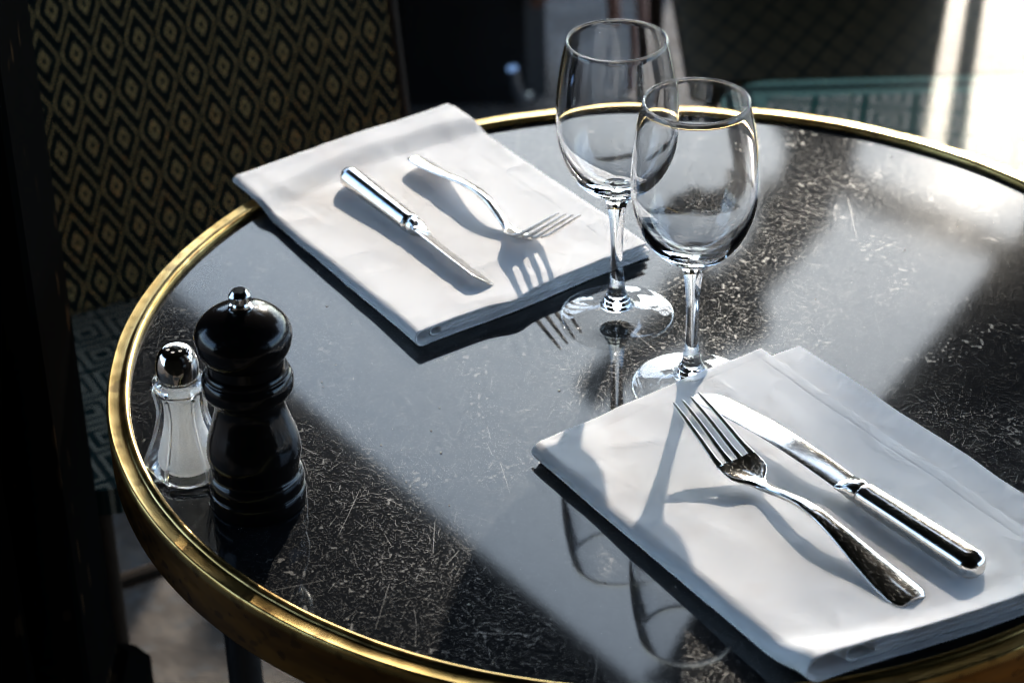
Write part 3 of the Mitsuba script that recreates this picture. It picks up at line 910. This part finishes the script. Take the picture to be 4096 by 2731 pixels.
# ------------------------------------------------------------------ things on the floor behind
plb = thing('added_screen', 'added black screen hidden behind the left chair, shading the floor', 'screen')  # added blocker: keeps sun and side sky off the left floor
part(plb, 'panel', rbox(-1.60, 1.79, 0.0, -0.245, 1.83, 1.36, 0.006), 'm_black_wood')
part(plb, 'upright', rbox(-0.285, 1.775, 0.0, -0.235, 1.845, 1.40, 0.005), 'm_black_wood')
part(plb, 'side_panel', rbox(-1.64, 0.95, 0.0, -1.60, 1.83, 1.36, 0.006), 'm_black_wood')
part(thing('added_shade_box', 'added black box out of view, shading the ground behind the glasses', 'planter'), 'box', rbox(0.03, 2.62, 0.0, 0.262, 3.0, 0.95, 0.006), 'm_black_wood')  # unseen block, placed only for its shadow on the ground
bag = thing('tote_bag', 'black bag with tan straps standing in shade behind the table', 'bag')
part(bag, 'bag_body', rbox(-0.275, 1.85, 0.0, -0.035, 2.02, 0.41, 0.03), 'm_black_leather')
part(bag, 'strap', tube(spline([(-0.05, 1.845, 0.16), (-0.008, 1.80, 0.215), (0.03, 1.80, 0.225), (0.055, 1.80, 0.195), (0.06, 1.80, 0.15)], 24), 0.010, 8), 'm_tan_leather', 40)
part(bag, 'strap', tube(spline([(0.085, 1.95, 0.40), (0.095, 1.93, 0.25), (0.105, 1.90, 0.12), (0.10, 1.88, 0.012)], 24), 0.009, 8), 'm_tan_leather', 40)
part(bag, 'buckle', tube(spline([(-0.085, 1.62, 0.165), (-0.080, 1.63, 0.13), (-0.072, 1.66, 0.10), (-0.064, 1.70, 0.085)], 12), 0.0075, 10), 'm_steel', 40)

# ------------------------------------------------------------------ parasols and tree that the polished top mirrors


def parasol(center, rot, side, z_edge, z_top, label):
    key = thing('parasol', label, 'parasol', None)
    c, s = math.cos(rot), math.sin(rot)
    cor = [(np.array([c * a - s * b, s * a + c * b]) * side / 2 + center) for a, b in ((-1, -1), (1, -1), (1, 1), (-1, 1))]
    apex = np.array([center[0], center[1], z_top])
    vs, fs = [], []
    for layer, dz in enumerate((0.0, -0.012)):
        base = len(vs)
        vs += [np.array([*q, z_edge + dz]) for q in cor] + [apex + [0, 0, dz]]
        fs += [[base + k, base + (k + 1) % 4, base + 4][:: 1 if layer == 0 else -1] for k in range(4)]
    for k in range(4):
        a, b = k, (k + 1) % 4
        fs += [[a, a + 5, b + 5], [a, b + 5, b]]
    part(key, 'canopy', outward(np.array(vs), np.array(fs)), 'm_canopy')
    part(key, 'pole', tube([(center[0], center[1], 0.03), (center[0], center[1], 1.2), (center[0], center[1], z_top - 0.02)], 0.024, 14), 'm_black_wood', 40)
    part(key, 'base', rbox(center[0] - 0.25, center[1] - 0.25, 0.0, center[0] + 0.25, center[1] + 0.25, 0.06, 0.01), 'm_cast_iron')
    for q in cor:
        part(key, 'rib', tube([apex - [0, 0, 0.03], (apex + [*q, z_edge]) / 2 - [0, 0, 0.022], np.array([*q, z_edge - 0.02])], 0.009, 8), 'm_black_wood', 40)
    return key


front = thing('added_dark_wall', 'unseen dark wall added behind the viewer to cut the fill light', 'building')  # added wall out of view; darkens surfaces that face the camera
part(front, 'wall', rbox(-5.0, -2.6, 0.0, 5.0, -2.3, 4.6, 0.01), 'm_black_wood')
aw = thing('awning', 'unseen dark awning added overhead to cut the sky light', 'awning')  # added out of view, sized to hold back light from overhead
A = np.array([[-5.0, -2.29, 3.3], [5.0, -2.29, 3.3], [5.0, 1.65, 2.75], [-5.0, 1.65, 2.75]])
part(aw, 'canopy', outward(np.vstack([A, A - [0, 0, 0.01]]), np.array([[0, 1, 2], [0, 2, 3], [4, 6, 5], [4, 7, 6], [0, 4, 5], [0, 5, 1], [1, 5, 6], [1, 6, 2], [2, 6, 7], [2, 7, 3], [3, 7, 4], [3, 4, 0]])), 'm_canopy')
part(aw, 'front_rail', tube([(-5.0, 1.66, 2.74), (0, 1.66, 2.74), (5.0, 1.66, 2.74)], 0.02, 10), 'm_black_wood', 40)

# left one: its edge runs from (-0.9, 3.45) to (0.1, 2.1)
e0, e1 = np.array([-0.95, 3.50]), np.array([0.46, 1.42])
d = (e1 - e0) / np.linalg.norm(e1 - e0)
nrm = np.array([d[1], -d[0]])
nrm = nrm if nrm[0] < 0 else -nrm
L = np.linalg.norm(e1 - e0)
parasol((e0 + e1) / 2 + nrm * L / 2, math.atan2(d[1], d[0]), L, TZ + 1.9, TZ + 2.35, 'large dark square parasol to the left, mirrored in the table top')
e0, e1 = np.array([1.09, 3.51]), np.array([0.12, 1.93])
d = (e1 - e0) / np.linalg.norm(e1 - e0)
nrm = np.array([d[1], -d[0]])
nrm = nrm if nrm[0] > 0 else -nrm
L = np.linalg.norm(e1 - e0)
parasol((e0 + e1) / 2 + nrm * L / 2, math.atan2(d[1], d[0]), L, TZ + 1.88, TZ + 2.25, 'dark square parasol to the right, mirrored in the table top')

tree = thing('street_tree', 'dark leaning street tree mirrored in the far side of the table top', 'tree')
k6 = 14.0 / 3.0


def far(x, z, y=14.0):
    """a point seen in the mirror at (x, z) on the plane 3 m away, set back to y metres"""
    return np.array([x * k6, y, TZ + z * k6])


trunk = [np.array([1.75, 14.0, 0.0]), np.array([1.80, 14.0, 3.2]), np.array([1.98, 14.0, 5.4]), far(0.48, 1.34), far(0.46, 1.52), far(0.41, 1.66), far(0.33, 1.76), far(0.22, 1.84), far(0.10, 1.95)]
part(tree, 'trunk', tube(spline(trunk, 50), np.interp(np.linspace(0, 1, 50), [0, 0.5, 1], [0.33, 0.245, 0.14]), 14), 'm_bark', 40)
part(tree, 'branch', tube(spline([far(0.44, 1.53), far(0.54, 1.60), far(0.66, 1.655), far(0.78, 1.715), far(0.90, 1.78), far(1.05, 1.83)], 24), np.linspace(0.14, 0.07, 24), 10), 'm_bark', 40)
lv, lf, at = [], [], 0
for cx, cz, rad_, cnt in ((0.53, 1.42, 0.055, 260), (0.45, 1.46, 0.06, 200), (0.30, 1.80, 0.09, 200), (0.42, 1.62, 0.06, 120)):
    for _ in range(cnt):
        q = RNG.normal(size=3)
        q = q / np.linalg.norm(q) * RNG.random() ** 0.4 * rad_ * k6
        c = far(cx, cz) + q
        a, b = RNG.normal(size=3), RNG.normal(size=3)
        a, b = a / np.linalg.norm(a) * 0.12, b / np.linalg.norm(b) * 0.07
        lv += [c - a, c + b, c + a, c - b]
        lf += [[at, at + 1, at + 2], [at, at + 2, at + 3]]
        at += 4
part(tree, 'crown', (np.array(lv), np.array(lf)), 'm_leaf', kind='stuff')

# an unseen nearer tree, added so that its leaves shade the right of the table
young = thing('added_tree', 'unseen young tree added so that its bough dapples the right of the table', 'tree')
part(young, 'trunk', tube(spline([(2.35, 5.0, 0.0), (2.30, 5.0, 1.5), (2.22, 4.95, 2.8), (2.15, 4.95, 4.2)], 30), np.linspace(0.05, 0.025, 30), 10), 'm_bark', 40)
part(young, 'branch', tube(spline([(2.25, 4.96, 2.5), (1.9, 4.9, 2.85), (1.5, 4.85, 3.05), (1.2, 4.82, 3.1)], 20), np.linspace(0.022, 0.006, 20), 8), 'm_bark', 40)
lv, lf, at = [], [], 0
for c0, r0, cnt in (((1.36, 4.84, TZ + 2.33), (0.24, 0.15, 0.12), 110), ((2.1, 4.95, TZ + 3.4), (0.5, 0.5, 0.5), 700)):
    for _ in range(cnt):
        q = RNG.normal(size=3)
        q = q / np.linalg.norm(q) * RNG.random() ** 0.5 * np.array(r0)
        c = np.array(c0) + q
        a, b = RNG.normal(size=3), RNG.normal(size=3)
        a, b = a / np.linalg.norm(a) * 0.045, b / np.linalg.norm(b) * 0.025
        lv += [c - a, c + b, c + a, c - b]
        lf += [[at, at + 1, at + 2], [at, at + 2, at + 3]]
        at += 4
part(young, 'crown', (np.array(lv), np.array(lf)), 'm_leaf', kind='stuff')
